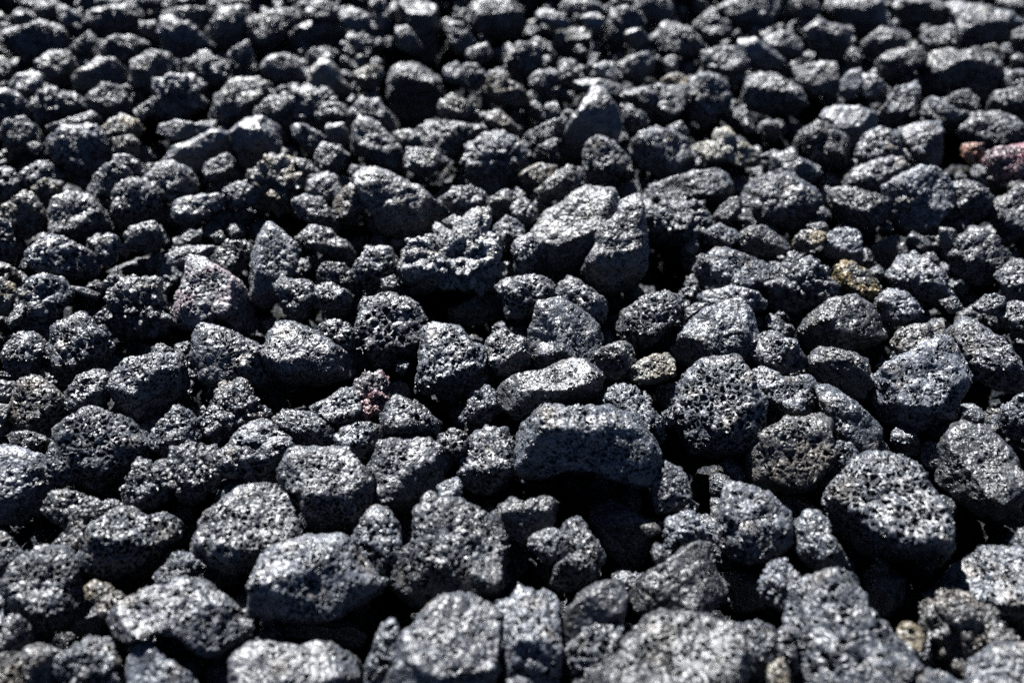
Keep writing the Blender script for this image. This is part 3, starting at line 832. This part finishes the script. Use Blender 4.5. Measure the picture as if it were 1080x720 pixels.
# ground under the heap, out to the horizon
n = 120
g = np.linspace(-1, 1, n); g = np.sign(g) * np.abs(g) ** 3 * 60
X, Y = np.meshgrid(g, g); Z = -.11 + .006 * vnoise(np.c_[X.ravel() * 9, Y.ravel() * 9, X.ravel() * 0], 3).reshape(X.shape)
vv = np.c_[X.ravel(), Y.ravel(), Z.ravel()]
ii = (np.arange(n - 1)[:, None] * n + np.arange(n - 1)[None]).ravel()
ff = np.vstack([np.c_[ii, ii + 1, ii + n + 1], np.c_[ii, ii + n + 1, ii + n]])
me = mesh_from('ground', vv, ff)
gm = bpy.data.materials.new('cinder_ground'); gm.use_nodes = True
b = gm.node_tree.nodes['Principled BSDF']; b.inputs['Roughness'].default_value = .9
tn = gm.node_tree.nodes.new('ShaderNodeTexNoise'); tn.inputs['Scale'].default_value = 60; tn.inputs['Detail'].default_value = 6
tcn = gm.node_tree.nodes.new('ShaderNodeTexCoord'); gm.node_tree.links.new(tcn.outputs['Object'], tn.inputs['Vector'])
cr = gm.node_tree.nodes.new('ShaderNodeValToRGB'); cr.color_ramp.elements[0].color = (.012, .013, .016, 1); cr.color_ramp.elements[1].color = (.05, .052, .058, 1)
gm.node_tree.links.new(tn.outputs[0], cr.inputs[0]); gm.node_tree.links.new(cr.outputs[0], b.inputs['Base Color'])
bu = gm.node_tree.nodes.new('ShaderNodeBump'); bu.inputs['Distance'].default_value = .01; gm.node_tree.links.new(tn.outputs[0], bu.inputs['Height']); gm.node_tree.links.new(bu.outputs[0], b.inputs['Normal'])
me.materials.append(gm)
o = bpy.data.objects.new('ground', me); col.objects.link(o); o['kind'] = 'structure'

# ------------------------------------------------------------------ camera, light, sky
cam = bpy.data.cameras.new('camera'); co_ = bpy.data.objects.new('camera', cam); col.objects.link(co_)
co_.matrix_world = Matrix(((R_[0], U_[0], -F_[0], CAM[0]), (R_[1], U_[1], -F_[1], CAM[1]), (R_[2], U_[2], -F_[2], CAM[2]), (0, 0, 0, 1)))
cam.sensor_width = 36; cam.angle = HFOV; cam.clip_start = .005; cam.clip_end = 400
cam.dof.use_dof = True; cam.dof.focus_distance = FOCUS; cam.dof.aperture_fstop = FSTOP; cam.dof.aperture_blades = 0
bpy.context.scene.camera = co_
S_AZ = math.radians(SUN_AZ)      # clockwise from straight ahead (+Y)
S_EL = math.radians(SUN_EL)
sd = Vector((math.sin(S_AZ) * math.cos(S_EL), math.cos(S_AZ) * math.cos(S_EL), math.sin(S_EL)))
sl = bpy.data.lights.new('sun', 'SUN'); sl.energy = SUN_E; sl.angle = math.radians(.5); sl.color = (1, .992, .98)
so = bpy.data.objects.new('sun', sl); col.objects.link(so); so.rotation_euler = sd.to_track_quat('Z', 'Y').to_euler(); so.location = sd * 3
wd = bpy.data.worlds.new('World'); bpy.context.scene.world = wd; wd.use_nodes = True
nt = wd.node_tree; sk = nt.nodes.new('ShaderNodeTexSky'); sk.sky_type = 'NISHITA'; sk.sun_disc = False
sk.sun_elevation = S_EL; sk.sun_rotation = S_AZ
sk.altitude = 3500; sk.air_density = .35; sk.dust_density = .1; sk.ozone_density = 2.5
bg = nt.nodes['Background']; nt.links.new(sk.outputs[0], bg.inputs[0]); bg.inputs[1].default_value = SKY
sc = bpy.context.scene
sc.view_settings.view_transform = 'Standard'; sc.view_settings.look = 'None'; sc.view_settings.gamma = 1; sc.view_settings.exposure = EXPO
sc.view_settings.use_curve_mapping = False
sc.render.engine = 'CYCLES'; sc.cycles.use_denoising = False
sc.cycles.max_bounces = 4; sc.cycles.diffuse_bounces = 1; sc.cycles.glossy_bounces = 1; sc.cycles.sample_clamp_indirect = 1.0
sc.cycles.caustics_reflective = False
